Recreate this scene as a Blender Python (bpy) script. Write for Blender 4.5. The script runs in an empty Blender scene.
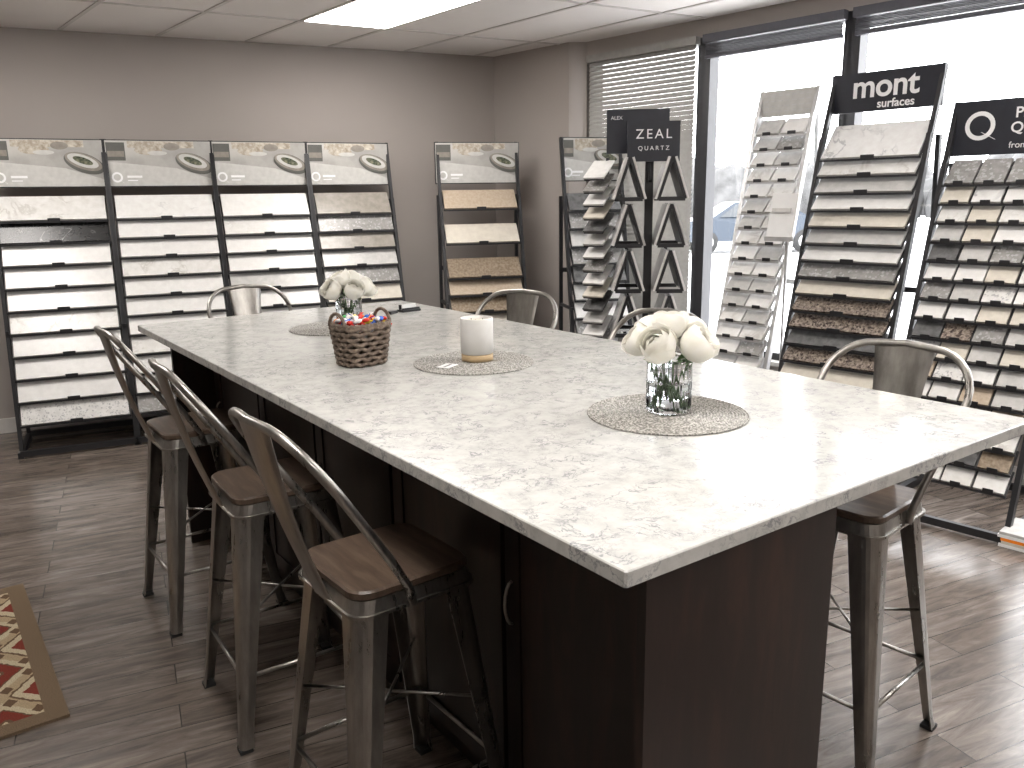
import bpy, math, random
from mathutils import Matrix, Vector, Euler
random.seed(7)
D=math.radians
scene=bpy.context.scene
scene.view_settings.view_transform='Standard'

# ------------------------------------------------------------------ materials
def newmat(name):
    m=bpy.data.materials.new(name); m.use_nodes=True
    nt=m.node_tree; b=nt.nodes["Principled BSDF"]
    return m,nt,b
def setp(b,**k):
    for n,v in k.items():
        n={'col':'Base Color','rough':'Roughness','metal':'Metallic','trans':'Transmission Weight','ior':'IOR','spec':'Specular IOR Level','coat':'Coat Weight','ecol':'Emission Color','estr':'Emission Strength','sss':'Subsurface Weight'}[n]
        if n in ('Base Color','Emission Color'): v=(*v,1)
        b.inputs[n].default_value=v
def N(nt,t,**k):
    n=nt.nodes.new(t)
    for a,v in k.items():
        if a.startswith('i_'):
            n.inputs[a[2:]].default_value=v
        else: setattr(n,a,v)
    return n
def L(nt,a,b): nt.links.new(a,b)
def ramp(nt,fac,stops,interp='LINEAR'):
    r=nt.nodes.new('ShaderNodeValToRGB'); r.color_ramp.interpolation=interp
    e=r.color_ramp.elements
    while len(e)<len(stops): e.new(0.5)
    for i,(p,c) in enumerate(stops):
        e[i].position=p
        e[i].color=(*c,1) if not isinstance(c,(int,float)) else (c,c,c,1)
    L(nt,fac,r.inputs[0]); return r.outputs[0]
def coords(nt,scale=(1,1,1),rot=(0,0,0),kind='Object'):
    tc=N(nt,'ShaderNodeTexCoord'); mp=N(nt,'ShaderNodeMapping')
    mp.inputs['Scale'].default_value=scale; mp.inputs['Rotation'].default_value=rot
    L(nt,tc.outputs[kind],mp.inputs[0]); return mp.outputs[0]
def noise(nt,vec,scale,detail=4,rough=.5,dist=0):
    n=N(nt,'ShaderNodeTexNoise'); L(nt,vec,n.inputs['Vector'])
    n.inputs['Scale'].default_value=scale;n.inputs['Detail'].default_value=detail
    n.inputs['Roughness'].default_value=rough;n.inputs['Distortion'].default_value=dist
    return n.outputs['Fac']
def mixc(nt,fac,a,b,bt='MIX'):
    m=N(nt,'ShaderNodeMix',data_type='RGBA',blend_type=bt)
    if isinstance(fac,(int,float)): m.inputs[0].default_value=fac
    else: L(nt,fac,m.inputs[0])
    for s,v in ((6,a),(7,b)):
        if isinstance(v,tuple): m.inputs[s].default_value=(*v,1)
        else: L(nt,v,m.inputs[s])
    return m.outputs[2]
def bump(nt,b,h,strength=.2,dist=.01):
    n=N(nt,'ShaderNodeBump'); n.inputs['Strength'].default_value=strength;n.inputs['Distance'].default_value=dist
    L(nt,h,n.inputs['Height']); L(nt,n.outputs[0],b.inputs['Normal'])
def plain(name,col,rough=.5,metal=0,nz=.08,ns=30,**k):
    m,nt,b=newmat(name); setp(b,rough=rough,metal=metal,**k)
    v=coords(nt); f=noise(nt,v,ns,3)
    c1=tuple(x*(1-nz) for x in col); c2=tuple(min(1,x*(1+nz)) for x in col)
    L(nt,ramp(nt,f,[(.3,c1),(.7,c2)]),b.inputs['Base Color'])
    return m
def stone(name,c1,c2,scale=25,vein=None,vs=3,spk=None,rough=.25,vw=.035,ss=90):
    m,nt,b=newmat(name); setp(b,rough=rough)
    v=coords(nt); f=noise(nt,v,scale,6,.6)
    col=ramp(nt,f,[(.35,c1),(.65,c2)])
    if vein:
        n2=noise(nt,v,vs,6,.55,.5)
        msk=ramp(nt,n2,[(.5-vw,0.),(.498,.8),(.502,.8),(.5+vw,0.)])
        mk=ramp(nt,noise(nt,v,vs*1.5,2),[(.45,0.),(.6,1.)])
        mm=N(nt,'ShaderNodeMath',operation='MULTIPLY'); L(nt,msk,mm.inputs[0]); L(nt,mk,mm.inputs[1])
        col=mixc(nt,mm.outputs[0],col,vein)
    if spk:
        vo=N(nt,'ShaderNodeTexVoronoi'); L(nt,v,vo.inputs['Vector']); vo.inputs['Scale'].default_value=ss
        msk=ramp(nt,vo.outputs['Color'],[(.2,.8),(.3,0.)])
        col=mixc(nt,msk,col,spk)
    L(nt,col,b.inputs['Base Color']); return m

M={}
M['white']=stone('stone_white',(.66,.65,.63),(.73,.72,.70))
M['marble']=stone('stone_marble',(.66,.65,.63),(.73,.73,.71),vein=(.34,.34,.35),vs=4,vw=.02)
M['marble2']=stone('stone_marble_soft',(.62,.61,.58),(.70,.69,.67),vein=(.48,.46,.43),vs=6)
M['cream']=stone('stone_cream',(.55,.51,.44),(.63,.59,.51))
M['lgrey']=stone('stone_light_grey',(.43,.425,.41),(.52,.51,.49))
M['grey']=stone('stone_grey',(.22,.215,.205),(.30,.29,.28),spk=(.42,.42,.41))
M['dgrey']=stone('stone_dark_grey',(.08,.08,.08),(.14,.14,.14))
M['black']=stone('stone_black',(.012,.012,.013),(.02,.02,.02),vein=(.35,.35,.35),vs=4,vw=.012)
M['tan']=stone('stone_tan',(.40,.32,.24),(.48,.40,.31),scale=60)
M['brown']=stone('stone_brown',(.18,.135,.09),(.31,.25,.185),scale=60)
M['granite']=stone('stone_granite',(.07,.055,.045),(.34,.28,.23),scale=70,spk=(.03,.02,.02))
M['taupe']=stone('stone_taupe',(.24,.22,.19),(.31,.285,.25))
M['speck']=stone('stone_speckled',(.58,.57,.55),(.70,.69,.67),spk=(.34,.34,.34),ss=120)
M['blk']=plain('black_metal',(.016,.016,.018),.45,0)
M['blkgloss']=plain('black_sign_board',(.018,.02,.028),.4,0)
M['wht']=plain('white_paint',(.74,.74,.73),.5,nz=.02)
M['silver']=plain('silver_metal',(.55,.55,.55),.4,.6)
M['ink']=plain('white_ink',(.85,.85,.85),.5,nz=.01)
M['hdr']=stone('poster_counter',(.36,.35,.33),(.52,.51,.48),scale=4)
M['hdrdark']=plain('poster_dark',(.10,.10,.09),.4)  # dark tone of the print: sample square and disc under the plate
M['hdrlight']=plain('poster_light',(.52,.515,.49),.4)
M['hdrfood']=stone('poster_food',(.30,.25,.19),(.60,.56,.48),scale=30)
M['green']=stone('poster_greens',(.03,.045,.03),(.22,.22,.15),scale=40)

def metal_gun():
    m,nt,b=newmat('gunmetal_steel'); setp(b,metal=.95,rough=.33)
    v=coords(nt,(1,1,.25)); f=noise(nt,v,14,6,.65)
    L(nt,ramp(nt,f,[(.3,(.20,.19,.175)),(.7,(.47,.45,.42))]),b.inputs['Base Color'])
    L(nt,ramp(nt,f,[(.3,.24),(.7,.38)]),b.inputs['Roughness']); return m
M['gun']=metal_gun()
def wood(name,ca,cb,cc,scale=(1,14,14),rough=.4):
    m,nt,b=newmat(name); setp(b,rough=rough)
    v=coords(nt,scale); f=noise(nt,v,2.2,8,.62,.4)
    L(nt,ramp(nt,f,[(.28,ca),(.5,cb),(.74,cc)]),b.inputs['Base Color'])
    bump(nt,b,f,.08,.003); return m
M['seat']=wood('dark_seat_wood',(.045,.030,.021),(.08,.054,.038),(.135,.098,.07),(3,22,3),.36)
M['espresso']=wood('espresso_cabinet_wood',(.009,.006,.005),(.018,.010,.0085),(.042,.020,.014),(7,7,1.4),.36)

def table_quartz():
    m,nt,b=newmat('quartz_counter'); setp(b,rough=.15,spec=.5)
    v=coords(nt)
    w=N(nt,'ShaderNodeTexNoise'); L(nt,v,w.inputs['Vector']); w.inputs['Scale'].default_value=12; w.inputs['Detail'].default_value=6
    vm=N(nt,'ShaderNodeVectorMath',operation='MULTIPLY_ADD'); L(nt,w.outputs['Color'],vm.inputs[0]); vm.inputs[1].default_value=(.10,.10,.10); L(nt,v,vm.inputs[2])
    vv=vm.outputs[0]
    base=ramp(nt,noise(nt,v,20,8,.65),[(.32,(.45,.45,.43)),(.5,(.53,.53,.505)),(.68,(.585,.58,.555))])
    n1=noise(nt,vv,13,8,.6,.3)
    v1=ramp(nt,n1,[(.478,0.),(.495,.75),(.502,.75),(.519,0.)])
    mk=ramp(nt,noise(nt,v,9,4,.6),[(.44,0.),(.56,1.)])
    mm=N(nt,'ShaderNodeMath',operation='MULTIPLY'); L(nt,v1,mm.inputs[0]); L(nt,mk,mm.inputs[1])
    c=mixc(nt,mm.outputs[0],base,(.19,.20,.215))
    n2=noise(nt,vv,28,8,.7,.3)
    v2=ramp(nt,n2,[(.465,0.),(.5,.55),(.535,0.)])
    mk2=ramp(nt,noise(nt,v,13,3,.5),[(.46,0.),(.56,1.)])
    m2=N(nt,'ShaderNodeMath',operation='MULTIPLY'); L(nt,v2,m2.inputs[0]); L(nt,mk2,m2.inputs[1])
    c=mixc(nt,m2.outputs[0],c,(.29,.29,.295))
    L(nt,c,b.inputs['Base Color']); return m
M['quartz']=table_quartz()

def floor_mat():
    m,nt,b=newmat('laminate_planks'); setp(b,rough=.3)
    v=coords(nt)
    br=N(nt,'ShaderNodeTexBrick'); L(nt,v,br.inputs['Vector']); br.offset=.37; br.squash=1
    br.inputs['Scale'].default_value=1; br.inputs['Brick Width'].default_value=1.2; br.inputs['Row Height'].default_value=.125
    br.inputs['Mortar Size'].default_value=.002; br.inputs['Mortar Smooth'].default_value=.2
    br.inputs['Color1'].default_value=(0,0,0,1); br.inputs['Color2'].default_value=(1,1,1,1); br.inputs['Mortar'].default_value=(.5,.5,.5,1)
    sx=N(nt,'ShaderNodeVectorMath',operation='MULTIPLY_ADD'); L(nt,br.outputs['Color'],sx.inputs[0]); sx.inputs[1].default_value=(7,3,2); L(nt,v,sx.inputs[2])
    mp=N(nt,'ShaderNodeMapping'); mp.inputs['Scale'].default_value=(2.0,13,1); L(nt,sx.outputs[0],mp.inputs[0])
    g=noise(nt,mp.outputs[0],1.8,9,.7,.8)
    c=ramp(nt,g,[(.30,(.055,.044,.037)),(.44,(.13,.107,.092)),(.58,(.215,.182,.158)),(.74,(.35,.31,.28))])
    tint=ramp(nt,br.outputs['Color'],[(0,(.66,.63,.60)),(1,(1.0,1.0,1.0))])
    c=mixc(nt,1.0,c,tint,'MULTIPLY')
    c=mixc(nt,br.outputs['Fac'],c,(.03,.025,.02))
    L(nt,c,b.inputs['Base Color'])
    L(nt,ramp(nt,g,[(.3,.27),(.7,.15)]),b.inputs['Roughness'])
    bump(nt,b,g,.10,.003); return m
M['floor']=floor_mat()
def wall_mat(name,col):
    m,nt,b=newmat(name); setp(b,rough=.75)
    v=coords(nt); f=noise(nt,v,1.2,3); f2=noise(nt,v,220,2)
    L(nt,ramp(nt,f,[(.3,tuple(x*.96 for x in col)),(.7,tuple(x*1.04 for x in col))]),b.inputs['Base Color'])
    bump(nt,b,f2,.12,.002); return m
M['wall']=wall_mat('greige_wall_paint',(.37,.334,.308))
M['ceil']=wall_mat('acoustic_tile',(.82,.785,.76))
M['trim']=plain('white_trim',(.62,.60,.57),.45,nz=.03)
M['tbar']=plain('ceiling_tbar',(.62,.59,.565),.5,nz=.03)
M['frame']=plain('bronze_frame',(.022,.022,.026),.4)
M['blind']=plain('blind_slat',(.34,.33,.31),.5)
M['blinddk']=plain('blind_slat_stacked',(.08,.08,.095),.5)
def emis(name,col,s):
    m,nt,b=newmat(name); setp(b,col=(.8,.8,.8),ecol=col,estr=s); return m
M['led']=emis('led_panel',(1,.95,.905),20)
def glass(name,col=(1,1,1),rough=0.0,ior=1.45):
    m,nt,b=newmat(name); setp(b,col=col,rough=rough,trans=1,ior=ior); return m
M['glass']=glass('ribbed_glass',(.97,.99,1.0),ior=1.35)
M['water']=glass('water',(.95,.98,1.0),0,1.33)
def pane():
    m=bpy.data.materials.new('window_glass'); m.use_nodes=True; nt=m.node_tree; nt.nodes.clear()
    o=N(nt,'ShaderNodeOutputMaterial'); t=N(nt,'ShaderNodeBsdfTransparent'); g=N(nt,'ShaderNodeBsdfGlossy'); g.inputs['Roughness'].default_value=.02
    x=N(nt,'ShaderNodeMixShader'); x.inputs[0].default_value=.05; L(nt,t.outputs[0],x.inputs[1]);L(nt,g.outputs[0],x.inputs[2]);L(nt,x.outputs[0],o.inputs[0]); return m
M['pane']=pane()
def petal():
    m,nt,b=newmat('cream_petal'); setp(b,rough=.6)
    v=coords(nt); f=noise(nt,v,25,3)
    col=ramp(nt,f,[(.3,(.90,.88,.80)),(.7,(.95,.94,.90))])
    L(nt,col,b.inputs['Base Color'])
    tr=N(nt,'ShaderNodeBsdfTranslucent'); L(nt,col,tr.inputs['Color'])
    mx=N(nt,'ShaderNodeMixShader'); mx.inputs[0].default_value=.3
    out=nt.nodes['Material Output']; L(nt,b.outputs[0],mx.inputs[1]); L(nt,tr.outputs[0],mx.inputs[2]); L(nt,mx.outputs[0],out.inputs[0]); return m
M['petal']=petal()
M['stem']=plain('green_stem',(.09,.16,.06),.5)
M['leaf']=plain('leaf',(.10,.20,.06),.5)
def matweave():
    m,nt,b=newmat('woven_placemat_fibre'); setp(b,rough=.6)
    v=coords(nt); f=noise(nt,v,160,2,.5)
    L(nt,ramp(nt,f,[(.36,(.14,.135,.12)),(.5,(.30,.29,.265)),(.64,(.52,.50,.465))]),b.inputs['Base Color'])
    bump(nt,b,f,.6,.003); return m
M['mat']=matweave()
M['wicker']=wood('woven_seagrass',(.05,.035,.025),(.13,.095,.07),(.28,.22,.17),(30,30,30),.7)
M['ceramic']=plain('candle_ceramic',(.68,.67,.645),.35,nz=.03)
M['wax']=plain('candle_wax',(.75,.65,.5),.5,sss=.2)
M['ltwood']=wood('candle_base_wood',(.35,.24,.13),(.48,.35,.2),(.6,.45,.28),(4,4,30),.5)
for nm,c in (('c_red',(.6,.03,.02)),('c_blue',(.03,.12,.5)),('c_yel',(.8,.55,.05)),('c_grn',(.05,.35,.08)),('c_org',(.8,.22,.02)),('c_wht',(.8,.8,.8))):
    M[nm]=plain('candy_'+nm[2:],c,.25)
M['snow']=plain('snow',(.82,.82,.83),.8,nz=.03,ns=.5)
M['trees']=stone('distant_trees',(.05,.05,.05),(.10,.10,.10),scale=1.2,rough=.9)
M['carpaint']=plain('car_paint',(.015,.025,.04),.25)
M['carglass']=plain('car_glass',(.03,.035,.04),.1)
M['tyre']=plain('tyre_rubber',(.02,.02,.02),.8)
def rug():
    m,nt,b=newmat('patterned_rug'); setp(b,rough=.95,spec=.1)
    tc=N(nt,'ShaderNodeTexCoord'); sp=N(nt,'ShaderNodeSeparateXYZ'); L(nt,tc.outputs['Object'],sp.inputs[0])
    def mth(op,a,bv=None):
        n=N(nt,'ShaderNodeMath',operation=op)
        for i,x in enumerate((a,bv)):
            if x is None: continue
            if isinstance(x,(int,float)): n.inputs[i].default_value=x
            else: L(nt,x,n.inputs[i])
        return n.outputs[0]
    def dia(sx_,sy_,ox,oy,amp):
        fx=mth('ABSOLUTE',mth('SUBTRACT',mth('FRACT',mth('ADD',mth('MULTIPLY',sp.outputs[0],sx_),ox)),.5))
        fy=mth('ABSOLUTE',mth('SUBTRACT',mth('FRACT',mth('ADD',mth('MULTIPLY',sp.outputs[1],sy_),oy)),.5))
        d=mth('ADD',fx,fy); nn=noise(nt,tc.outputs['Object'],60,2)
        return mth('ADD',d,mth('MULTIPLY',mth('SUBTRACT',nn,.5),amp))
    tan=(.36,.28,.18);red=(.17,.035,.024);crm=(.46,.39,.27);br=(.12,.075,.045)
    d=dia(3.6,3.0,.2,0,.08)
    c=ramp(nt,d,[(0,crm),(.07,br),(.11,red),(.27,br),(.30,crm),(.41,tan),(.56,br),(.60,crm),(.72,red),(.88,crm)],'CONSTANT')
    # small diaper of lattice blobs inside the cream bands
    d2=dia(14.4,12,.0,.0,.15)
    spots=ramp(nt,d2,[(0,1.),(.30,0.)],'CONSTANT')
    band=ramp(nt,d,[(0,0.),(.30,1.),(.56,0.)],'CONSTANT')
    c=mixc(nt,mth('MULTIPLY',spots,band),c,br)
    ex=mth('GREATER_THAN',mth('ABSOLUTE',sp.outputs[0]),.74); ey=mth('GREATER_THAN',mth('ABSOLUTE',sp.outputs[1]),.49)
    e=mth('MAXIMUM',ex,ey)
    c=mixc(nt,e,c,(.16,.115,.075))
    fn=noise(nt,tc.outputs['Object'],300,2)
    c=mixc(nt,.35,c,ramp(nt,fn,[(.3,0.),(.7,1.)]),'OVERLAY')
    L(nt,c,b.inputs['Base Color']); bump(nt,b,fn,.5,.004); return m
M['rug']=rug()

# ------------------------------------------------------------------ mesh builder
class B:
    def __init__(s): s.v=[];s.f=[];s.m=[];s.sm=[];s.mats=[];s.T=Matrix.Identity(4)
    def mi(s,k):
        if k not in s.mats: s.mats.append(k)
        return s.mats.index(k)
    def add(s,vs,fs,k,sm=False):
        o=len(s.v); s.v+= [s.T@Vector(p) for p in vs]; i=s.mi(k)
        for f in fs: s.f.append([o+a for a in f]); s.m.append(i); s.sm.append(sm)
    def box(s,c,d,k,R=None,bev=0):
        R=R or Matrix.Identity(3); c=Vector(c); h=Vector(d)/2
        if bev<=0:
            vs=[c+R@Vector((x*h.x,y*h.y,z*h.z)) for x in(-1,1) for y in(-1,1) for z in(-1,1)]
            s.add(vs,[(0,1,3,2),(4,6,7,5),(0,4,5,1),(2,3,7,6),(0,2,6,4),(1,5,7,3)],k)
        else:
            b=bev
            def ring(z,ins):
                X=h.x-ins;Y=h.y-ins
                return [(X-b,-Y),(X,-Y+b),(X,Y-b),(X-b,Y),(-X+b,Y),(-X,Y-b),(-X,-Y+b),(-X+b,-Y)],z
            rs=[ring(-h.z,b*.6),ring(-h.z+b*.6,0),ring(h.z-b*.6,0),ring(h.z,b*.6)]
            vs=[]
            for pts,z in rs: vs+=[c+R@Vector((x,y,z)) for x,y in pts]
            fs=[tuple(reversed(range(8)))]
            for r in range(3):
                for i in range(8):
                    j=(i+1)%8; fs.append((r*8+i,r*8+j,(r+1)*8+j,(r+1)*8+i))
            fs.append(tuple(24+i for i in range(8)))
            s.add(vs,fs,k)
    def beam(s,p0,p1,w,h,k,up=(0,0,1)):
        p0=Vector(p0);p1=Vector(p1);d=p1-p0;l=d.length;z=d.normalized()
        u=Vector(up)
        if abs(z.dot(u))>.98: u=Vector((0,1,0))
        x=u.cross(z).normalized(); y=z.cross(x)
        R=Matrix((x,y,z)).transposed(); s.box((p0+p1)/2,(w,h,l),k,R)
    def prism(s,poly,z0,z1,k):
        n=len(poly); vs=[(x,y,z0) for x,y in poly]+[(x,y,z1) for x,y in poly]
        fs=[tuple(reversed(range(n))),tuple(range(n,2*n))]+[(i,(i+1)%n,n+(i+1)%n,n+i) for i in range(n)]
        s.add(vs,fs,k)
    def tube(s,path,r,k,n=10,closed=False,cap=True):
        P=[Vector(p) for p in path]; m=len(P); rs=r if isinstance(r,(list,tuple)) else [r]*m
        vs=[];prev=None
        for i in range(m):
            if closed: t=(P[(i+1)%m]-P[i-1]).normalized()
            else: t=(P[min(i+1,m-1)]-P[max(i-1,0)]).normalized()
            if prev is None:
                u=Vector((0,0,1)) if abs(t.z)<.9 else Vector((1,0,0)); x=(u-t*u.dot(t)).normalized()
            else: x=(prev-t*prev.dot(t)).normalized()
            prev=x; y=t.cross(x)
            for j in range(n):
                a=2*math.pi*j/n; vs.append(P[i]+(x*math.cos(a)+y*math.sin(a))*rs[i])
        fs=[]
        for i in range(m if closed else m-1):
            for j in range(n):
                a=i*n+j;b=i*n+(j+1)%n;c=((i+1)%m)*n+(j+1)%n;d=((i+1)%m)*n+j; fs.append((a,b,c,d))
        if cap and not closed: fs.append(tuple(reversed(range(n)))); fs.append(tuple((m-1)*n+j for j in range(n)))
        s.add(vs,fs,k,True)
    def lathe(s,prof,k,c=(0,0,0),n=40,mod=None,cap0=False,cap1=False,sx=1,sy=1):
        vs=[]
        for r,z in prof:
            for j in range(n):
                a=2*math.pi*j/n; rr=r*(mod(a,z) if mod else 1)
                vs.append((c[0]+rr*math.cos(a)*sx,c[1]+rr*math.sin(a)*sy,c[2]+z))
        fs=[]
        for i in range(len(prof)-1):
            for j in range(n): fs.append((i*n+j,i*n+(j+1)%n,(i+1)*n+(j+1)%n,(i+1)*n+j))
        if cap0: fs.append(tuple(reversed(range(n))))
        if cap1: fs.append(tuple((len(prof)-1)*n+j for j in range(n)))
        s.add(vs,fs,k,True)
    def sphere(s,c,r,k,n=10,sc=(1,1,1),R=None):
        c=Vector(c);vs=[];R=R or Matrix.Identity(3)
        for i in range(n+1):
            th=math.pi*i/n
            for j in range(2*n):
                a=math.pi*j/n; vs.append(c+R@Vector((r*sc[0]*math.sin(th)*math.cos(a),r*sc[1]*math.sin(th)*math.sin(a),r*sc[2]*math.cos(th))))
        fs=[(i*2*n+j,(i+1)*2*n+j,(i+1)*2*n+(j+1)%(2*n),i*2*n+(j+1)%(2*n)) for i in range(n) for j in range(2*n)]
        s.add(vs,fs,k,True)
    def disc(s,c,rx,rz,k,n=28,th=.001,tilt=0):
        vs=[]
        for y in (c[1],c[1]-th):
            for j in range(n):
                a=2*math.pi*j/n; x=rx*math.cos(a);z=rz*math.sin(a)
                vs.append((c[0]+x*math.cos(tilt)-z*math.sin(tilt),y,c[2]+x*math.sin(tilt)+z*math.cos(tilt)))
        fs=[tuple(range(n)),tuple(reversed(range(n,2*n)))]+[(j,n+j,n+(j+1)%n,(j+1)%n) for j in range(n)]
        s.add(vs,fs,k)
    def ring(s,c,r0,r1,k,n=28,th=.001):
        vs=[]
        for r in (r0,r1):
            for j in range(n):
                a=2*math.pi*j/n; vs.append((c[0]+r*math.cos(a),c[1]-th,c[2]+r*math.sin(a)))
        s.add(vs,[(j,(j+1)%n,n+(j+1)%n,n+j) for j in range(n)],k)
    def obj(s,name,loc=(0,0,0),rz=0,parent=None,scale=1):
        me=bpy.data.meshes.new(name); me.from_pydata([tuple(p) for p in s.v],[],s.f)
        for k in s.mats: me.materials.append(M[k])
        me.polygons.foreach_set('material_index',s.m); me.polygons.foreach_set('use_smooth',s.sm); me.update()
        import bmesh
        bm=bmesh.new(); bm.from_mesh(me); bmesh.ops.recalc_face_normals(bm,faces=bm.faces); bm.to_mesh(me); bm.free()
        o=bpy.data.objects.new(name,me); scene.collection.objects.link(o); o.location=loc; o.rotation_euler=(0,0,rz); o.scale=(scale,)*3
        if parent: o.parent=parent
        return o
def text(body,parent,loc,size,k='ink',name='lettering',bold=0.0,spacing=1.0,align='CENTER'):
    c=bpy.data.curves.new(name,'FONT'); c.body=body; c.size=size; c.extrude=.0008; c.align_x=align; c.align_y='CENTER'; c.offset=bold; c.space_character=spacing
    c.materials.append(M[k]); o=bpy.data.objects.new(name,c); scene.collection.objects.link(o)
    o.parent=parent; o.location=loc; o.rotation_euler=(math.pi/2,0,0); return o

# ------------------------------------------------------------------ room shell
CZ=2.61; BY=6.37
WA=-D(72.5); WO=Vector((3.2,5.55))
sv=Vector((math.cos(WA),math.sin(WA))); nv=Vector((math.sin(WA),-math.cos(WA))) # inward
def wl(s,off): 
    p=WO+sv*s+nv*off; return (p.x,p.y)
SL=8.9
pend=wl(SL,0)
poly=[(-3.5,-3.0),(pend[0],-3.0),(3.2,5.55),(3.08,5.60),(2.82,BY),(-3.5,BY)]
b=B(); b.prism(poly,-.1,0,'floor'); b.obj('floor')
b=B(); b.prism(poly,CZ,CZ+.1,'ceil'); b.obj('ceiling')
b=B(); b.box((-.3,BY+.06,CZ/2),(6.6,.12,CZ+.2),'wall'); b.obj('wall_back')
b=B(); b.box((-3.56,1.7,CZ/2),(.12,9.6,CZ+.2),'wall'); b.obj('wall_left')
b=B(); b.box((1.2,-3.06,CZ/2),(9.6,.12,CZ+.2),'wall'); b.obj('wall_front')
b=B(); b.prism([(2.82,BY),(3.08,5.60),(3.2,5.55),(3.35,5.62),(3.10,BY+.1)],-.1,CZ+.1,'wall'); b.obj('wall_corner')
SILL=.45; HEAD=2.50
WIN=[(0.06,0.98),(1.06,1.96),(2.04,2.94),(3.1,4.0),(4.1,5.0)]
b=B()
b.box((SL/2,.06,SILL/2-.05),(SL,.12,SILL+.1),'wall')
b.box((SL/2,.06,(HEAD+CZ+.1)/2),(SL,.12,CZ+.1-HEAD),'wall')
b.box(((5.05+SL)/2,.06,(SILL+HEAD)/2),(SL-5.05,.12,HEAD-SILL),'wall')
b.box((.02,.06,(SILL+HEAD)/2),(.04,.12,HEAD-SILL),'wall')
b.obj('wall_right',(WO.x,WO.y,0),WA)
b=B(); b.box((SL/2,-.02,SILL+.012),(SL-.1,.08,.025),'trim'); b.obj('trim_sill',(WO.x,WO.y,0),WA)
for i,(a,c) in enumerate(WIN):
    b=B(); f=.045
    b.box((a-.02,.05,(SILL+HEAD)/2),(f+.02,.1,HEAD-SILL),'frame'); b.box((c+.02,.05,(SILL+HEAD)/2),(f+.0,.1,HEAD-SILL),'frame')
    b.box(((a+c)/2,.05,SILL+.045),(c-a,.08,.05),'frame'); b.box(((a+c)/2,.05,HEAD-.02),(c-a,.08,.05),'frame')
    b.box(((a+c)/2,.07,(SILL+HEAD)/2),(c-a,.006,HEAD-SILL-.06),'pane')
    b.obj('window_%d'%(i+1),(WO.x,WO.y,0),WA)
def blind(a,c,zb,closed):
    b=B(); b.box(((a+c)/2,-.03,HEAD-.02),(c-a+.03,.05,.05),'blinddk' if not closed else 'blind')
    if closed:
        z=HEAD-.06
        while z>zb:
            b.box(((a+c)/2,-.03,z),(c-a,.034,.0012),'blind',Euler((D(66),0,0)).to_matrix()); z-=.0305
    else:
        z=HEAD-.055
        while z>zb:
            b.box(((a+c)/2,-.03,z),(c-a,.032,.003),'blinddk',Euler((D(random.uniform(-4,6)),0,0)).to_matrix()); z-=.0075
    b.box(((a+c)/2,-.03,zb-.01),(c-a,.035,.02),'blinddk' if not closed else 'blind')
    for x in (a+.2,c-.2): b.tube([(x,-.035,HEAD),(x,-.035,zb)],.0012,'blind',5)
    b.obj('window_blind',(WO.x,WO.y,0),WA)
blind(.06,.98,.55,True)
for a,c in WIN[1:]: blind(a,c,2.38,False)
b=B(); b.box((-.35,BY-.008,.05),(6.3,.016,.1),'trim'); b.obj('baseboard_back')
b=B(); b.box((SL/2,-.008,.05),(SL-.05,.016,.1),'trim'); b.obj('baseboard_right',(WO.x,WO.y,0),WA)
b=B(); b.box((-3.492,1.7,.05),(.016,9.2,.1),'trim'); b.obj('baseboard_left')

GO=Vector((1.14,5.52)); ga=Vector((.565,.05)); gb=Vector((.31,-1.15))
def inside(p):
    n=len(poly);r=False
    for i in range(n):
        x1,y1=poly[i];x2,y2=poly[(i+1)%n]
        if (y1>p[1])!=(y2>p[1]) and p[0]<(x2-x1)*(p[1]-y1)/(y2-y1)+x1: r=not r
    return r
b=B()
def strip(p,q):
    k=24; pts=[p+(q-p)*t/k for t in range(k+1)]
    for t in range(k):
        if inside(pts[t]) and inside(pts[t+1]):
            b.beam((*pts[t],CZ-.003),(*pts[t+1],CZ-.003),.024,.006,'tbar')
for i in range(-12,12):
    for j in range(-2,9):
        p=GO+ga*i+gb*j
        strip(p,p+ga); strip(p,p+gb)
b.obj('ceiling_grid')
for (i,j) in [(0,0),(-4,0),(0,3),(-4,3),(4,3),(-4,5),(1,5)]:  # only the first panel is in view; unseen ones added for even light
    p=GO+ga*i+gb*j
    q=[p+ga*.03+gb*.015,p+ga*.97+gb*.015,p+ga*.97+gb*.985,p+ga*.03+gb*.985]
    b=B(); b.prism([tuple(x) for x in q],CZ-.008,CZ-.001,'led'); b.obj('ceiling_light_panel')

# ------------------------------------------------------------------ island
Q=.885; HC=1.52; FL=HC-HC/Q; ZOFF=HC*(1-Q)
TR=D(11); cT,sT=math.cos(TR),math.sin(TR)
def tb(x,y): return ((x*cT-y*sT)*Q, (x*sT+y*cT)*Q)
X0,X1,Y0,Y1=.872,2.364,.900,4.42; TZ=.92; TH=.032
TOP=HC+Q*(TZ-HC)
root=bpy.data.objects.new('kitchen_island',None); scene.collection.objects.link(root)
cx,cy=(X0+X1)/2,(Y0+Y1)/2; p=tb(cx,cy); root.location=(p[0],p[1],ZOFF); root.rotation_euler=(0,0,TR); root.scale=(Q,Q,Q)
b=B(); b.box((0,0,TZ-TH/2),(X1-X0,Y1-Y0,TH),'quartz',bev=.004); b.obj('countertop',parent=root)
def rl(x,y): return (x-cx,y-cy)
b=B()
zt=TZ-TH; zm=(zt+FL)/2
b.box((*rl(1.252,.955),zm),(.573,.022,zt-FL),'espresso')
b.box((*rl(1.33,2.57),(.10+FL+zt)/2),(.35,3.22,zt-.10-FL),'espresso')
b.box((*rl(1.34,2.57),FL+.05),(.30,3.2,.10),'espresso')
b.box((*rl(1.252,4.19),zm),(.573,.022,zt-FL),'espresso')
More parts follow.
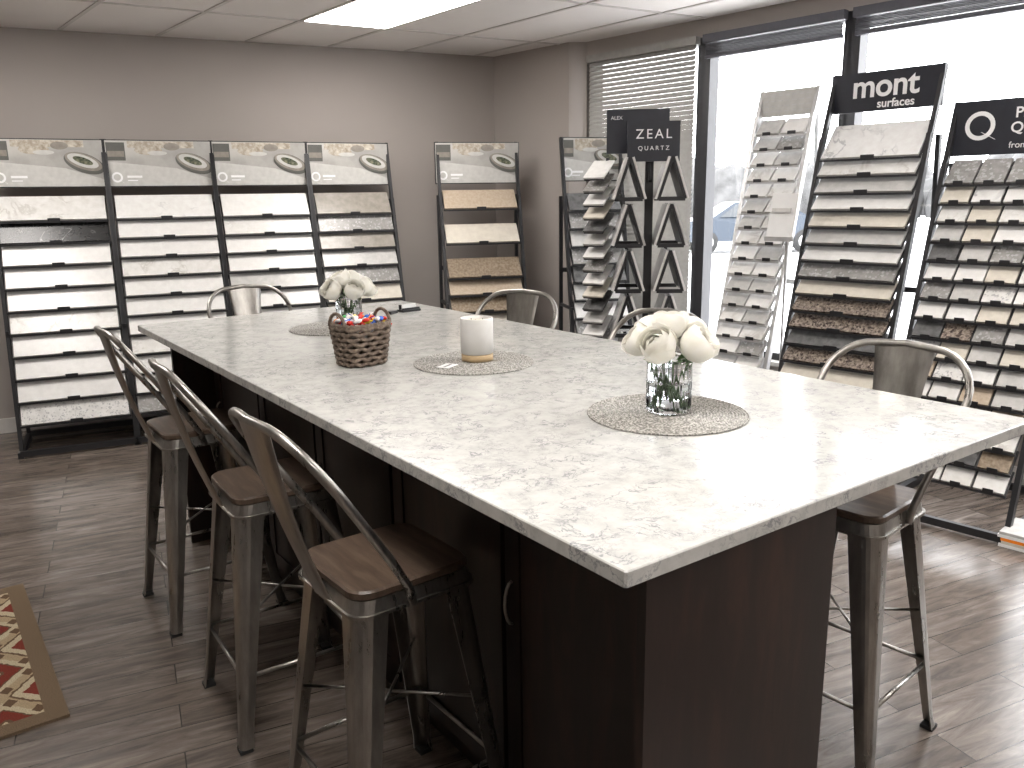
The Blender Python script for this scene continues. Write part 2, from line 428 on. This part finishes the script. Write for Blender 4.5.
n=5; d0=FL+.13; d1=zt-.02; dc=(d0+d1)/2; dh=d1-d0
for sd,xx in ((-1,1.33-.175),(1,1.33+.175)):
    for i in range(n):
        y0=1.02+i*.61; y1=y0+.59; yc=(y0+y1)/2
        x=xx+sd*.01
        b.box((*rl(x,yc),dc),(.02,y1-y0,dh),'espresso')
        for (yy,w) in ((y0+.03,.06),(y1-.03,.06)): b.box((*rl(x+sd*.012,yy),dc),(.008,w,dh),'espresso')
        for zz in (d0+.03,d1-.03): b.box((*rl(x+sd*.012,yc),zz),(.008,y1-y0,.06),'espresso')
        if i%2==0:
            hy=y1-.03; hx=x+sd*.016; pts=[]
            for t in range(9):
                a=math.pi*t/8; pts.append((*rl(hx+sd*.024*math.sin(a),hy),.50-.06*math.cos(a)))
            b.tube(pts,.0045,'gun',8)
b.obj('cabinet_base',parent=root)
b=B()
for yy in (1.6,2.6,3.6):
    b.box((*rl(1.85,yy),zt-.006),(.75,.05,.012),'gun')
b.obj('support_bracket',parent=root)

# ------------------------------------------------------------------ bar stools
def stool(x,y,rot):
    b=B(); H=.62
    def sq(hw,rad,z,k=6):
        pts=[]
        for qx,qy,a0 in ((1,1,0),(-1,1,90),(-1,-1,180),(1,-1,270)):
            for i in range(k+1):
                a=D(a0+90*i/k); pts.append((qx*(hw-rad)+rad*math.cos(a),qy*(hw-rad)+rad*math.sin(a),z))
        return pts
    def loft(rings,k,sm=False,cap=True):
        n=len(rings[0]);vs=[p for r in rings for p in r];fs=[]
        for i in range(len(rings)-1):
            for j in range(n): fs.append((i*n+j,i*n+(j+1)%n,(i+1)*n+(j+1)%n,(i+1)*n+j))
        if cap: fs.append(tuple(reversed(range(n)))); fs.append(tuple((len(rings)-1)*n+j for j in range(n)))
        b.add(vs,fs,k,sm)
    loft([sq(.163,.05,H-.024),sq(.168,.055,H-.02),sq(.168,.055,H-.005),sq(.162,.05,H)],'seat')
    loft([sq(.174,.05,H-.06),sq(.166,.05,H-.024)],'gun')
    loft([sq(.179,.05,H-.064),sq(.179,.05,H-.056)],'gun')
    LT=H-.03; LH=LT-FL
    ee=lambda t:.162+.078*t
    for qx in (-1,1):
        for qy in (-1,1):
            rings=[]
            for t in (0,.12,.5,.93,1.0):
                z=LT-LH*t
                e=ee(t)+ (.004 if t==1 else 0)
                w=.085*(1-t)+.036*t
                if t==1: w=.044
                rad=w*.5; th=.004
                out=[];inn=[]
                out.append((e-w,e)); inn.append((e-w,e-th))
                for i in range(6):
                    a=D(90-90*i/5); out.append((e-rad+rad*math.cos(a),e-rad+rad*math.sin(a)))
                    inn.append((e-rad+(rad-th)*math.cos(a),e-rad+(rad-th)*math.sin(a)))
                out.append((e,e-w)); inn.append((e-th,e-w))
                ring=out+inn[::-1]
                rings.append([(qx*px,qy*py,z+ (.008 if t==1 else 0)) for px,py in ring])
            loft(rings,'gun')
            e=.243; b.box((qx*(e-.019),qy*(e-.019),FL+.006),(.040,.040,.012),'tyre')
    def le(z): return ee((LT-z)/LH)-.012
    zr=FL+.24; e=le(zr)
    for s_ in (-1,1):
        b.tube([(-e,s_*e,zr),(e,s_*e,zr)],.007,'gun',8); b.tube([(s_*e,-e,zr),(s_*e,e,zr)],.007,'gun',8)
    zr=FL+.42; e=le(zr)
    b.tube([(-e,-e,zr),(e,e,zr)],.0045,'gun',8); b.tube([(-e,e,zr+.003),(e,-e,zr+.003)],.0045,'gun',8)
    hw=.182; zt_=1.035; rad=.14; HW=.232
    yb=lambda z:-.035-(z-H)*.67
    hx=lambda z: hw+(HW-hw)*min(1,max(0,(z-H)/.28))
    half=[(-hw+.006,-.02,H-.06),(-hw,-.035,H-.01)]+[(-hx(z),yb(z),z) for z in (.70,.76,.82,.88)]
    for i in range(8):
        a=D(180-90*i/7); z_=zt_-rad*.95+rad*.95*math.sin(a); half.append((-HW+rad+rad*math.cos(a),yb(z_),z_))
    mid=[(0,yb(zt_)-.014,zt_+.006)]
    full=half+mid+[(-x_,y_,z_) for x_,y_,z_ in half[::-1]]
    b.tube(full,.0115,'gun',12)
    vs=[];fs=[];nu,nvv=6,10
    for layer in (0,1):
        for j in range(nvv+1):
            t=j/nvv; z=H-.05+t*(zt_-H+.048)
            w=.055+.042*max(0,(t-.15)/.85)**1.3
            ybk=-.176*(1-t)+ (yb(zt_))*t-.012*math.sin(math.pi*t)
            for i in range(nu+1):
                u=-1+2*i/nu
                vs.append((u*w,ybk-.010*(1-u*u)-.003*layer,z))
    m_=(nu+1)*(nvv+1)
    for layer in (0,1):
        for j in range(nvv):
            for i in range(nu):
                a=layer*m_+j*(nu+1)+i; fs.append((a,a+1,a+nu+2,a+nu+1))
    for j in range(nvv):
        for i in (0,nu):
            a=j*(nu+1)+i; fs.append((a,a+nu+1,a+nu+1+m_,a+m_))
    b.add(vs,fs,'gun',True)
    px,py=tb(x,y)
    return b.obj('metal_bar_stool',(px,py,ZOFF),TR+D(rot),scale=Q)
stool(.885,1.81,-90+2); stool(.875,2.60,-90-2); stool(.875,3.50,-90+1)
stool(2.24,1.34,90+6); stool(2.24,2.37,90+8); stool(2.26,3.30,90+24)
stool(1.53,4.44,180)

# ------------------------------------------------------------------ sample racks
def rack(name,loc,rz,w,rows,z0,z1,yf0,yf1,depth,tilt,header=None,ncol=1,frame='blk',lip=.012,label=True,gap=.012,thick=.014,first=None):
    b=B(); n=len(rows)
    for i,row in enumerate(rows):
        tl,dp=(tilt,depth) if not (first and i==0) else (first[1],first[0])
        R=Euler((D(tl),0,0)).to_matrix(); dy,dz=math.cos(D(tl)),math.sin(D(tl))
        t=i/(n-1); y=yf0+(yf1-yf0)*t; z=z0+(z1-z0)*t
        if row is None: continue
        if isinstance(row,str): row=[row]*ncol
        cw=(w-gap*(ncol-1))/ncol
        for c in range(ncol):
            k=row[c%len(row)]
            x=-w/2+cw/2+c*(cw+gap)+(random.uniform(-.003,.003))
            b.box((x,y+dy*dp/2,z+dz*dp/2),(cw,dp,thick),k,R)
            if label:
                b.box((x,y-.004-.004*dz,z+.004),(min(.07,cw*.35),.003,.018),'blk')
        b.box((0,y+dy*dp/2+.011*dz,z+dz*dp/2-.011*dy),(w+.015,dp*.94,.005),frame,R)
        b.box((0,y-.001,z-.010),(w+.02,.010,lip),frame)
    hx=w/2+.024
    ztop=header['z1'] if header else z0+.2
    yh=header['y'] if header else yf0+.1
    for s_ in (-1,1):
        b.beam((s_*hx,yf1+.03,.03),(s_*hx,yf0+.05,z0+.10),.022,.035,frame)
        b.beam((s_*hx,yf0+.05,z0+.08),(s_*hx,yh+.02,ztop),.022,.03,frame)
        b.beam((s_*hx,yf1-.04,.02),(s_*hx,0,.02),.03,.04,frame)
        b.beam((s_*hx,-.02,.02),(s_*hx,yh+.02,z0+.1),.022,.03,frame)
        b.beam((s_*hx,-.02,.75),(s_*hx,(yf0+yf1)/2,.75),.018,.02,frame)
    b.beam((-hx,yf1-.03,.03),(hx,yf1-.03,.03),.025,.035,frame)
    b.beam((-hx,-.02,.03),(hx,-.02,.03),.025,.035,frame)
    b.beam((-hx,-.03,1.0),(hx,-.03,1.0),.02,.03,frame)
    if header:
        zc=(header['z0']+header['z1'])/2; hh=header['z1']-header['z0']; y=header['y']; W=header.get('w',w+.05)
        kind=header['kind']
        if kind=='kitchen':
            b.box((0,y,zc),(W,.02,hh),'blk'); f=y-.0105
            b.box((0,f,zc),(W-.012,.004,hh-.012),'hdr'); f-=.0025
            b.add([(-W*.49,f,zc-hh*.47),(W*.49,f,zc-hh*.47),(W*.49,f,zc-hh*.34),(W*.15,f,zc-hh*.10),(-W*.49,f,zc+hh*.04)],[(0,1,2,3,4)],'hdrlight')
            b.box((-W*.40,f-.001,zc+hh*.25),(W*.17,.001,hh*.38),'hdrdark'); b.box((-W*.40,f-.002,zc+hh*.20),(W*.15,.001,hh*.12),'taupe')
            b.box((W*.02,f-.0005,zc+hh*.40),(W*.62,.001,hh*.14),'hdrfood')
            b.disc((-W*.10,f-.001,zc+hh*.28),.085,.030,'hdrfood'); b.disc((-W*.02,f-.0015,zc+hh*.22),.06,.014,'hdrlight')
            b.disc((W*.12,f-.0015,zc+hh*.36),.05,.024,'taupe')
            b.disc((W*.32,f-.002,zc+hh*.00),.120,.060,'hdrdark',tilt=-.35); b.disc((W*.315,f-.0035,zc+hh*.035),.110,.048,'taupe',tilt=-.35)
            b.disc((W*.31,f-.005,zc+hh*.05),.092,.036,'hdrlight',tilt=-.35); b.disc((W*.31,f-.0065,zc+hh*.055),.060,.020,'green',tilt=-.35)
            b.ring((-W*.41,f-.003,zc-.088),.021,.033,'ink'); b.beam((-W*.41+.008,f-.004,zc-.102),(-W*.41+.038,f-.004,zc-.124),.001,.010,'ink',up=(0,1,0))
            b.box((-W*.25,f-.002,zc-.084),(.09,.001,.014),'ink'); b.box((-W*.27,f-.002,zc-.108),(.06,.001,.006),'ink')
        elif kind=='mont':
            b.box((0,y,zc),(W,.02,hh),'blkgloss')
        elif kind=='q':
            b.box((0,y,zc),(W,.02,hh),'blkgloss')
            b.ring((-W*.29,y-.011,zc+.01),.046,.066,'ink'); b.beam((-W*.29+.01,y-.013,zc-.02),(-W*.29+.072,y-.013,zc-.055),.001,.018,'ink',up=(0,1,0))
        elif kind=='white':
            b.box((0,y,zc),(W,.015,hh),'hdrlight')
            for i in range(4): 
                for j in range(7): b.box((-W*.4+j*W*.13,y-.009,zc-hh*.3+i*hh*.2),(W*.085,.002,hh*.035),'silver')
    return b.obj(name,loc,rz)
HK=dict(kind='kitchen',z0=1.62,z1=1.92,y=-.05)
RN='stone_sample_display_rack'
xs=[(-.39),(.27),(.915),(1.535)]
ws=[.60,.60,.58,.54]
rowsets=[['marble2','black','white','white','white','marble2','white','white','white','speck'],
 ['marble','white','white','marble2','white','white','white','marble2','white','white','grey'],
 ['white','marble2','white','white','lgrey','white','white','white','white','lgrey','speck'],
 ['taupe','grey','taupe','lgrey','grey','cream','taupe','grey','dgrey','lgrey','grey']]
for x,w,r in zip(xs,ws,rowsets):
    h=dict(HK); h['w']=w+.055
    rack(RN,(x,6.16,0),0,w,r,1.42,.20,-.17,-.50,.148,60,h,first=(.175,55))
h=dict(HK); h['w']=.64
rack(RN,(2.46,5.92,0),-D(11),.55,['tan',None,'cream',None,'brown','tan','brown','cream','tan','taupe','brown'],1.44,.20,-.17,-.48,.17,50,h)
h=dict(HK); h['w']=.42
rack(RN,(3.06,5.27,0),-D(12),.38,['dgrey','grey','lgrey','grey','dgrey','lgrey','white','grey','speck','lgrey','white'],1.42,.20,-.17,-.46,.14,55,h)

rr=['marble','marble2','lgrey','white','cream','lgrey','white','grey','cream','granite','granite','dgrey','granite','cream','tan','lgrey','granite','cream']
p=wl(2.36,.12)
o=rack(RN,(p[0],p[1],0),WA,.50,rr,1.69,.22,-.34,-.74,.125,46,dict(kind='mont',z0=1.925,z1=2.12,y=-.20,w=.57),lip=.010,thick=.012,first=(.22,50))
t=text('mont',o,(0,-.212,2.045),.16,bold=.003,spacing=.98); t=text('surfaces',o,(.06,-.212,1.958),.058,bold=.001)
qr=[]
for i in range(16): qr.append([random.choice(['white','cream','lgrey','marble2','speck','tan' if i>9 else 'white','grey' if i%3==0 else 'white','marble']) for _ in range(4)])
qr[4]=['dgrey','lgrey','grey','white']; qr[8]=['dgrey','granite','grey','lgrey']; qr[12]=['granite','brown','granite','tan']; qr[14]=['granite','tan','dgrey','brown']
p=wl(3.0,.12)
o=rack(RN,(p[0],p[1],0),WA,.53,qr,1.55,.22,-.32,-.74,.125,48,dict(kind='q',z0=1.68,z1=1.93,y=-.20,w=.59),ncol=4,lip=.010,thick=.012,first=(.15,45))
text('Premium\nQUARTZ',o,(.095,-.212,1.83),.066,bold=.001)
text('from',o,(.0,-.212,1.72),.04)
p=wl(1.82,.12)
tr=[]
for i in range(20): tr.append([random.choice(['white','lgrey','grey','white','marble2','lgrey']) for _ in range(2)])
rack(RN,(p[0],p[1],0),WA,.29,tr,1.84,.22,-.28,-.74,.11,46,dict(kind='white',z0=1.94,z1=2.08,y=-.20,w=.33),ncol=2,frame='silver',lip=.010,thick=.012)
b=B()
b.box((.02,0,.01),(.035,.2,.02),'silver'); b.beam((.02,.02,.02),(.02,.01,1.3),.012,.012,'silver')
b.box((-.01,0,1.40),(.15,.008,.24),'wht',Euler((-D(12),0,0)).to_matrix()); b.box((-.01,-.025,1.28),(.155,.03,.025),'silver')
b.box((-.01,-.012,1.43),(.11,.004,.02),'lgrey',Euler((-D(12),0,0)).to_matrix())
p=wl(2.015,.64); b.obj('brochure_stand',(p[0],p[1],0),WA)

def tower():
    b=B()
    b.box((0,0,.02),(.55,.42,.04),'blk'); b.box((0,0,.95),(.05,.05,1.86),'blk')
    th=.275
    for cxx in (-.125,.125):
        for i in range(6):
            z=.12+i*th; hwd=.078
            for yy in (-.17,.17):
                b.beam((cxx-hwd,yy,z),(cxx,yy,z+th-.03),.016,.022,'blk',up=(0,1,0)); b.beam((cxx+hwd,yy,z),(cxx,yy,z+th-.03),.016,.022,'blk',up=(0,1,0))
                b.beam((cxx-hwd,yy,z),(cxx+hwd,yy,z),.016,.024,'blk')
            for s_ in (-1,1):
                a=math.atan2(hwd,th-.03)
                R=Euler((0,-s_*a,0)).to_matrix()
                cc=Vector((cxx+s_*(hwd/2+.018),0,z+(th-.03)/2))
                b.box(cc,(.013,.36,th-.02),['white','lgrey','marble2','white'][(i+s_)%4],R)
                cc2=Vector((cxx+s_*(hwd/2-.004),0,z+(th-.03)/2)); b.box(cc2,(.006,.33,th-.04),'blk',R)
    for i in range(19):
        z=.22+i*.081
        R=Euler((D(32),0,D(-25))).to_matrix()
        b.box((-.305,-.02+.006*i,z),(.14,.2,.011),['white','lgrey','dgrey','cream','white','grey'][i%6],R)
        b.box((-.305,-.02+.006*i,z-.013),(.13,.19,.008),'blk',R)
    b.beam((-.25,.08,.04),(-.25,.16,1.75),.02,.02,'blk')
    b.beam((-.40,.06,.04),(-.25,.16,1.7),.015,.02,'blk')
    b.box((-.33,.03,.02),(.2,.36,.04),'blk')
    b.box((-.07,.06,1.90),(.38,.02,.26),'blkgloss'); b.box((.015,-.10,1.83),(.31,.02,.23),'blkgloss')
    b.beam((0,-.10,1.6),(0,.06,1.8),.02,.02,'blk')
    o=b.obj('stone_sample_tower',(2.96,4.36,0),-D(30))
    text('ZEAL',o,(.015,-.112,1.87),.078,bold=.0,spacing=1.3); text('QUARTZ',o,(.015,-.112,1.79),.035,spacing=1.5)
    text('ALEX',o,(-.20,.048,1.98),.03,spacing=1)
tower()

b=B()
for i in range(5): b.box((random.uniform(-.01,.01),0,.008+i*.014),(.30,.22,.013),['wht','cream','c_org','wht','lgrey'][i])
p=wl(3.43,.80); b.obj('brochure_stack',(p[0],p[1],0),D(-72))
b=B()
for i in range(3): b.box((0,random.uniform(-.01,.01),.011+i*.021),(.22,.22,.02),['cream','granite','white'][i])
p=wl(2.80,1.06); b.obj('stone_sample_stack',(p[0],p[1],0),WA)

# ------------------------------------------------------------------ things on the island
def onT(x,y): q=tb(x,y); return (q[0],q[1],TOP+.0002)
for (x,y) in ((1.655,1.555),(1.64,2.515),(1.60,3.64)):
    b=B(); prof=[]
    nr=26
    for i in range(nr*4+1):
        r=.222*i/(nr*4); prof.append((max(r,.0005),.0035+.0018*math.cos(2*math.pi*i/4)))
    prof+= [(.224,.002),(.222,.0004),(.0005,.0004)]
    b.lathe(prof,'mat',n=72,cap1=False)
    b.obj('woven_placemat',onT(x,y),scale=Q)
def rose(b,c,r,axis):
    c=Vector(c); q=Vector((0,0,1)).rotation_difference(Vector(axis).normalized()).to_matrix()
    n=22
    b.sphere(c,r*.34,'petal',8,(1,1,1.15),q)
    for k in range(n):
        az0=k*2.39996+random.uniform(-.15,.15); t=k/(n-1); rho=r*(.36+.60*t)
        top=D(80-42*t); bot=D(-75); wd=D(62-14*t)
        vs=[];fs=[];m=8
        for i in range(m):
            v=i/(m-1)
            for j in range(m):
                u=-1+2*j/(m-1)
                el=bot+(top-bot)*v-(u*u)*v*D(16)
                w=wd*(.55+.45*math.sin(math.pi*min(1,v*.62+.08)))
                a=az0+u*w
                rr_=rho*(1+.15*v**5*(.3+t)+.07*u*v*(1-v*.3))*(1+.02*k/n)
                vs.append(c+q@Vector((rr_*math.cos(el)*math.cos(a),rr_*math.cos(el)*math.sin(a),rr_*math.sin(el)*.95)))
        for i in range(m-1):
            for j in range(m-1): fs.append((i*m+j,i*m+j+1,(i+1)*m+j+1,(i+1)*m+j))
        b.add(vs,fs,'petal',True)
def bouquet(x,y,s,heads):
    root=bpy.data.objects.new('rose_vase',None); scene.collection.objects.link(root); root.location=(onT(x,y)[0],onT(x,y)[1],TOP+.0056); root.scale=(Q,Q,Q)
    hV=.15*s; R=.062*s
    mod=lambda a,z: 1+.022*math.cos(24*a)
    b=B(); b.lathe([(R*.3,0),(R*.90,0),(R*.98,.006),(R,.02),(R*1.0,hV*.55),(R*.98,hV*.9),(R*1.03,hV)],'glass',n=144,mod=mod,cap0=True)
    b.lathe([(R*1.03-.001,hV),(R*.98-.004,hV*.9),(R-.004,hV*.5),(R-.006,.014),(R*.3,.012)],'glass',n=48,cap1=True)
    b.obj('glass_vase',parent=root)
    b=B(); b.lathe([(R*.3,.0125),(R-.0075,.0145),(R-.0055,hV*.4),(R-.0055,hV*.55)],'water',n=48,cap0=True,cap1=True); b.obj('water',parent=root)
    b=B()
    for (hx,hy,hz,r) in heads:
        a=math.atan2(hy,hx)+2.6; q=R*.55
        b.tube([(q*math.cos(a),q*math.sin(a),.02),(hx*.15,hy*.15,hV*.6),(hx*.55,hy*.55,hV*.98),(hx,hy,hz-r*.5)],.0028,'stem',7)
        rose(b,(hx,hy,hz),r,(hx*2.6,hy*2.6,.16))
    for i in range(7):
        a=i*.9; p0=Vector((.02*math.cos(a),.02*math.sin(a),hV*.95)); p1=p0+Vector((.055*math.cos(a),.055*math.sin(a),.005))
        sd=Vector((-math.sin(a),math.cos(a),0))*.016; mid=(p0+p1)/2+Vector((0,0,.008))
        b.add([p0,mid+sd,p1,mid-sd],[(0,1,2,3)],'leaf')
    b.obj('roses',parent=root)
bouquet(1.665,1.56,1.0,[(-.068,-.040,.198,.054),(.045,-.062,.198,.056),(.082,.025,.205,.052),(-.02,.06,.215,.054),(-.078,.04,.2,.048),(0,.0,.245,.050)])
bouquet(1.675,3.66,.98,[(-.085,-.035,.175,.050),(.010,-.075,.175,.050),(.085,-.03,.18,.05),(.07,.06,.18,.05),(-.02,.08,.19,.052),(-.085,.04,.175,.046),(-.03,.0,.222,.05),(.035,.01,.218,.048)])

b=B(); R=.061
b.lathe([(R*.9,0),(R*.97,.002),(R*.97,.024),(R*.9,.026)],'ltwood',n=48,cap0=True,cap1=True)
b.lathe([(R*.9,.026),(R,.030),(R,.155),(R*.985,.160),(R*.94,.160),(R*.93,.145)],'ceramic',n=48)
b.lathe([(.001,.146),(R*.93,.146)],'wax',n=48)
for a in (0,2.1,4.2): b.tube([(.025*math.cos(a),.025*math.sin(a),.145),(.025*math.cos(a),.025*math.sin(a),.156)],.0015,'blk',6)
q=tb(1.665,2.53); b.obj('jar_candle',(q[0],q[1],TOP+.0056),scale=Q)
b=B(); b.box((0,0,.001),(.075,.05,.0015),'wht'); b.box((0,0,.002),(.05,.008,.0006),'grey'); q=tb(1.515,2.50); b.obj('gift_tag',(q[0],q[1],TOP+.0056),D(40),scale=Q)

def basket():
    root=bpy.data.objects.new('candy_basket',None); scene.collection.objects.link(root); q=tb(1.308,2.77); root.location=(q[0],q[1],TOP+.0003); root.rotation_euler=(0,0,TR+D(8)); root.scale=(Q,Q,Q)
    b=B()
    def srect(hx,hy,a,p=3.4):
        c,s=math.cos(a),math.sin(a); k=(abs(c)**p+abs(s)**p)**(-1/p); return hx*k*c,hy*k*s
    rows=8; n=72
    for r in range(rows):
        t=r/(rows-1); hx=.078+.017*t; hy=.064+.016*t; z=.012+.130*t
        for ph in (0,1):
            path=[]
            for j in range(n):
                a=2*math.pi*j/n; o=1+.055*math.sin(12*a+math.pi*(r+ph)); x_,y_=srect(hx*o,hy*o,a)
                path.append((x_,y_,z+.0045*math.cos(12*a+math.pi*(r+ph))*(1 if ph else -1)))
            b.tube(path,.0082,'wicker',7,closed=True)
    for ph in (0,1):
        path=[]
        for j in range(n):
            a=2*math.pi*j/n; x_,y_=srect(.097,.082,a); path.append((x_,y_,.150+.005*math.sin(18*a+math.pi*ph)))
        b.tube(path,.008,'wicker',7,closed=True)
    pl=[srect(.076,.062,2*math.pi*j/40) for j in range(40)]; b.prism(pl,.003,.012,'wicker')
    for s_ in (-1,1):
        pts=[(s_*(.098),-.05*math.cos(math.pi*i/10),.150+.048*math.sin(math.pi*i/10)) for i in range(11)]
        b.tube(pts,.0065,'wicker',8)
    b.obj('woven_basket',parent=root)
    b=B(); ks=['c_red','c_blue','c_yel','c_grn','c_org','c_wht','c_red','c_wht']
    for i in range(85):
        x_=random.uniform(-.080,.080);y_=random.uniform(-.063,.063); z=.137+random.uniform(0,.03)+.012*(1-(x_/.08)**2)
        R=Euler((random.uniform(-.6,.6),random.uniform(-.6,.6),random.uniform(0,6))).to_matrix(); k=random.choice(ks)
        b.sphere((x_,y_,z),.013,k,5,(1.2,.8,.6),R)
        for s_ in (-1,1):
            e=Vector((x_,y_,z)); p0=e+R@Vector((s_*.013,0,0)); p1=e+R@Vector((s_*.024,.009,.003)); p2=e+R@Vector((s_*.024,-.009,-.003)); b.add([p0,p1,p2],[(0,1,2)],k)
    b.prism(pl,.10,.13,'c_wht')
    b.obj('wrapped_candies',parent=root)
basket()
b=B(); b.box((0,0,.006),(.12,.06,.012),'blk',bev=.003); b.box((0,.012,.022),(.11,.006,.03),'blk'); b.box((0,.0,.026),(.09,.010,.028),'wht',Euler((D(-15),0,0)).to_matrix()); b.box((0,-.02,.014),(.11,.006,.014),'blk')
q=tb(2.16,3.95); b.obj('business_card_holder',(q[0],q[1],TOP+.0003),TR+D(5),scale=Q)
b=B(); b.box((0,0,.008),(.07,.035,.016),'blk',bev=.003); b.ring((.0,0,.01),.004,.006,'silver')
b.tube([(.035+.014*math.cos(a*.5),.014*math.sin(a*.5),.003) for a in range(13)],.0015,'silver',6); b.box((.06,.02,.003),(.05,.012,.003),'silver',Euler((0,0,.5)).to_matrix())
q=tb(2.04,3.92); b.obj('key_fob',(q[0],q[1],TOP+.0003),TR+D(30),scale=Q)

b=B(); b.box((0,0,.005),(1.6,1.1,.01),'rug')
ang=math.atan2(2.61-3.63,-.31+.52)
ux=Vector((math.cos(ang+math.pi/2),math.sin(ang+math.pi/2))); uy=Vector((-ux.y,ux.x))
mid=Vector((-.415,3.12))-ux*.8
b.obj('area_rug',(mid.x,mid.y,0),math.atan2(ux.y,ux.x))

# ------------------------------------------------------------------ outside
b=B(); b.prism([(3.9,3.9+1.9),(6.3,-4),(90,-60),(120,90),(4,90),(3.6,6.2)],-.25,-.15,'snow'); b.obj('snowy_ground')
b=B()
for i in range(70):
    a=D(-10+i*1.3); d=60+random.uniform(-6,6); x_,y_=d*math.sin(a+.25)+5,d*math.cos(a+.25)
    h=random.uniform(1.6,3.6); b.sphere((x_,y_,h*.3-.15),1.0,'trees',6,(random.uniform(1.5,3),2,h))
b.obj('tree_line')
def car(loc,rz):
    b=B(); prof=[(-2.2,.35),(-2.25,.65),(-2.1,.9),(-1.3,.98),(-.6,1.42),(.7,1.46),(1.5,1.02),(2.15,.9),(2.25,.6),(2.2,.35)]
    n=len(prof); W=.88
    vs=[(x,-W*(1 if z<1.0 else .80),z) for x,z in prof]+[(x,W*(1 if z<1.0 else .80),z) for x,z in prof]
    fs=[tuple(range(n)),tuple(reversed(range(n,2*n)))]+[(i,(i+1)%n,n+(i+1)%n,n+i) for i in range(n)]
    b.add(vs,fs,'carpaint')
    for s_ in (-1,1):
        g=[(-1.05,1.02),(-.55,1.36),(.65,1.39),(1.25,1.04)]
        b.add([(x,s_*(W*(1.0 if z<1.1 else .815)+.01),z) for x,z in g],[(0,1,2,3)],'carglass')
        for wx in (-1.4,1.4):
            b.tube([(wx,s_*(W-.2),.33),(wx,s_*(W+.02),.33)],.33,'tyre',24); b.tube([(wx,s_*(W),.33),(wx,s_*(W+.03),.33)],.2,'silver',16)
    b.obj('parked_car',loc,rz)
car((16.55,19.25,-.15),D(-25))

# ------------------------------------------------------------------ world and camera
w=bpy.data.worlds.new('overcast'); scene.world=w; w.use_nodes=True
bg=w.node_tree.nodes['Background']; bg.inputs[0].default_value=(.97,.98,1.0,1); bg.inputs[1].default_value=10
for a,c in WIN:
    l=bpy.data.lights.new('window_portal','AREA'); l.shape='RECTANGLE'; l.size=c-a; l.size_y=HEAD-SILL; l.cycles.is_portal=True
    o=bpy.data.objects.new('window_portal',l); scene.collection.objects.link(o)
    q=WO+sv*((a+c)/2)-nv*.14
    o.location=(q.x,q.y,(SILL+HEAD)/2)
    o.rotation_euler=Vector((-nv.x,-nv.y,0)).to_track_quat('Z','Y').to_euler()

cam=bpy.data.cameras.new('camera'); cam.lens=822/1024*36; cam.sensor_width=36; cam.clip_start=.05; cam.clip_end=300
co=bpy.data.objects.new('camera',cam); scene.collection.objects.link(co); scene.camera=co
f=Vector((.4088,.8858,-.2221)).normalized(); r=Vector((.906,-.4213,-.0149)); r=(r-f*r.dot(f)).normalized(); u=r.cross(f)
co.matrix_world=Matrix(((r.x,u.x,-f.x,0),(r.y,u.y,-f.y,0),(r.z,u.z,-f.z,1.52),(0,0,0,1)))
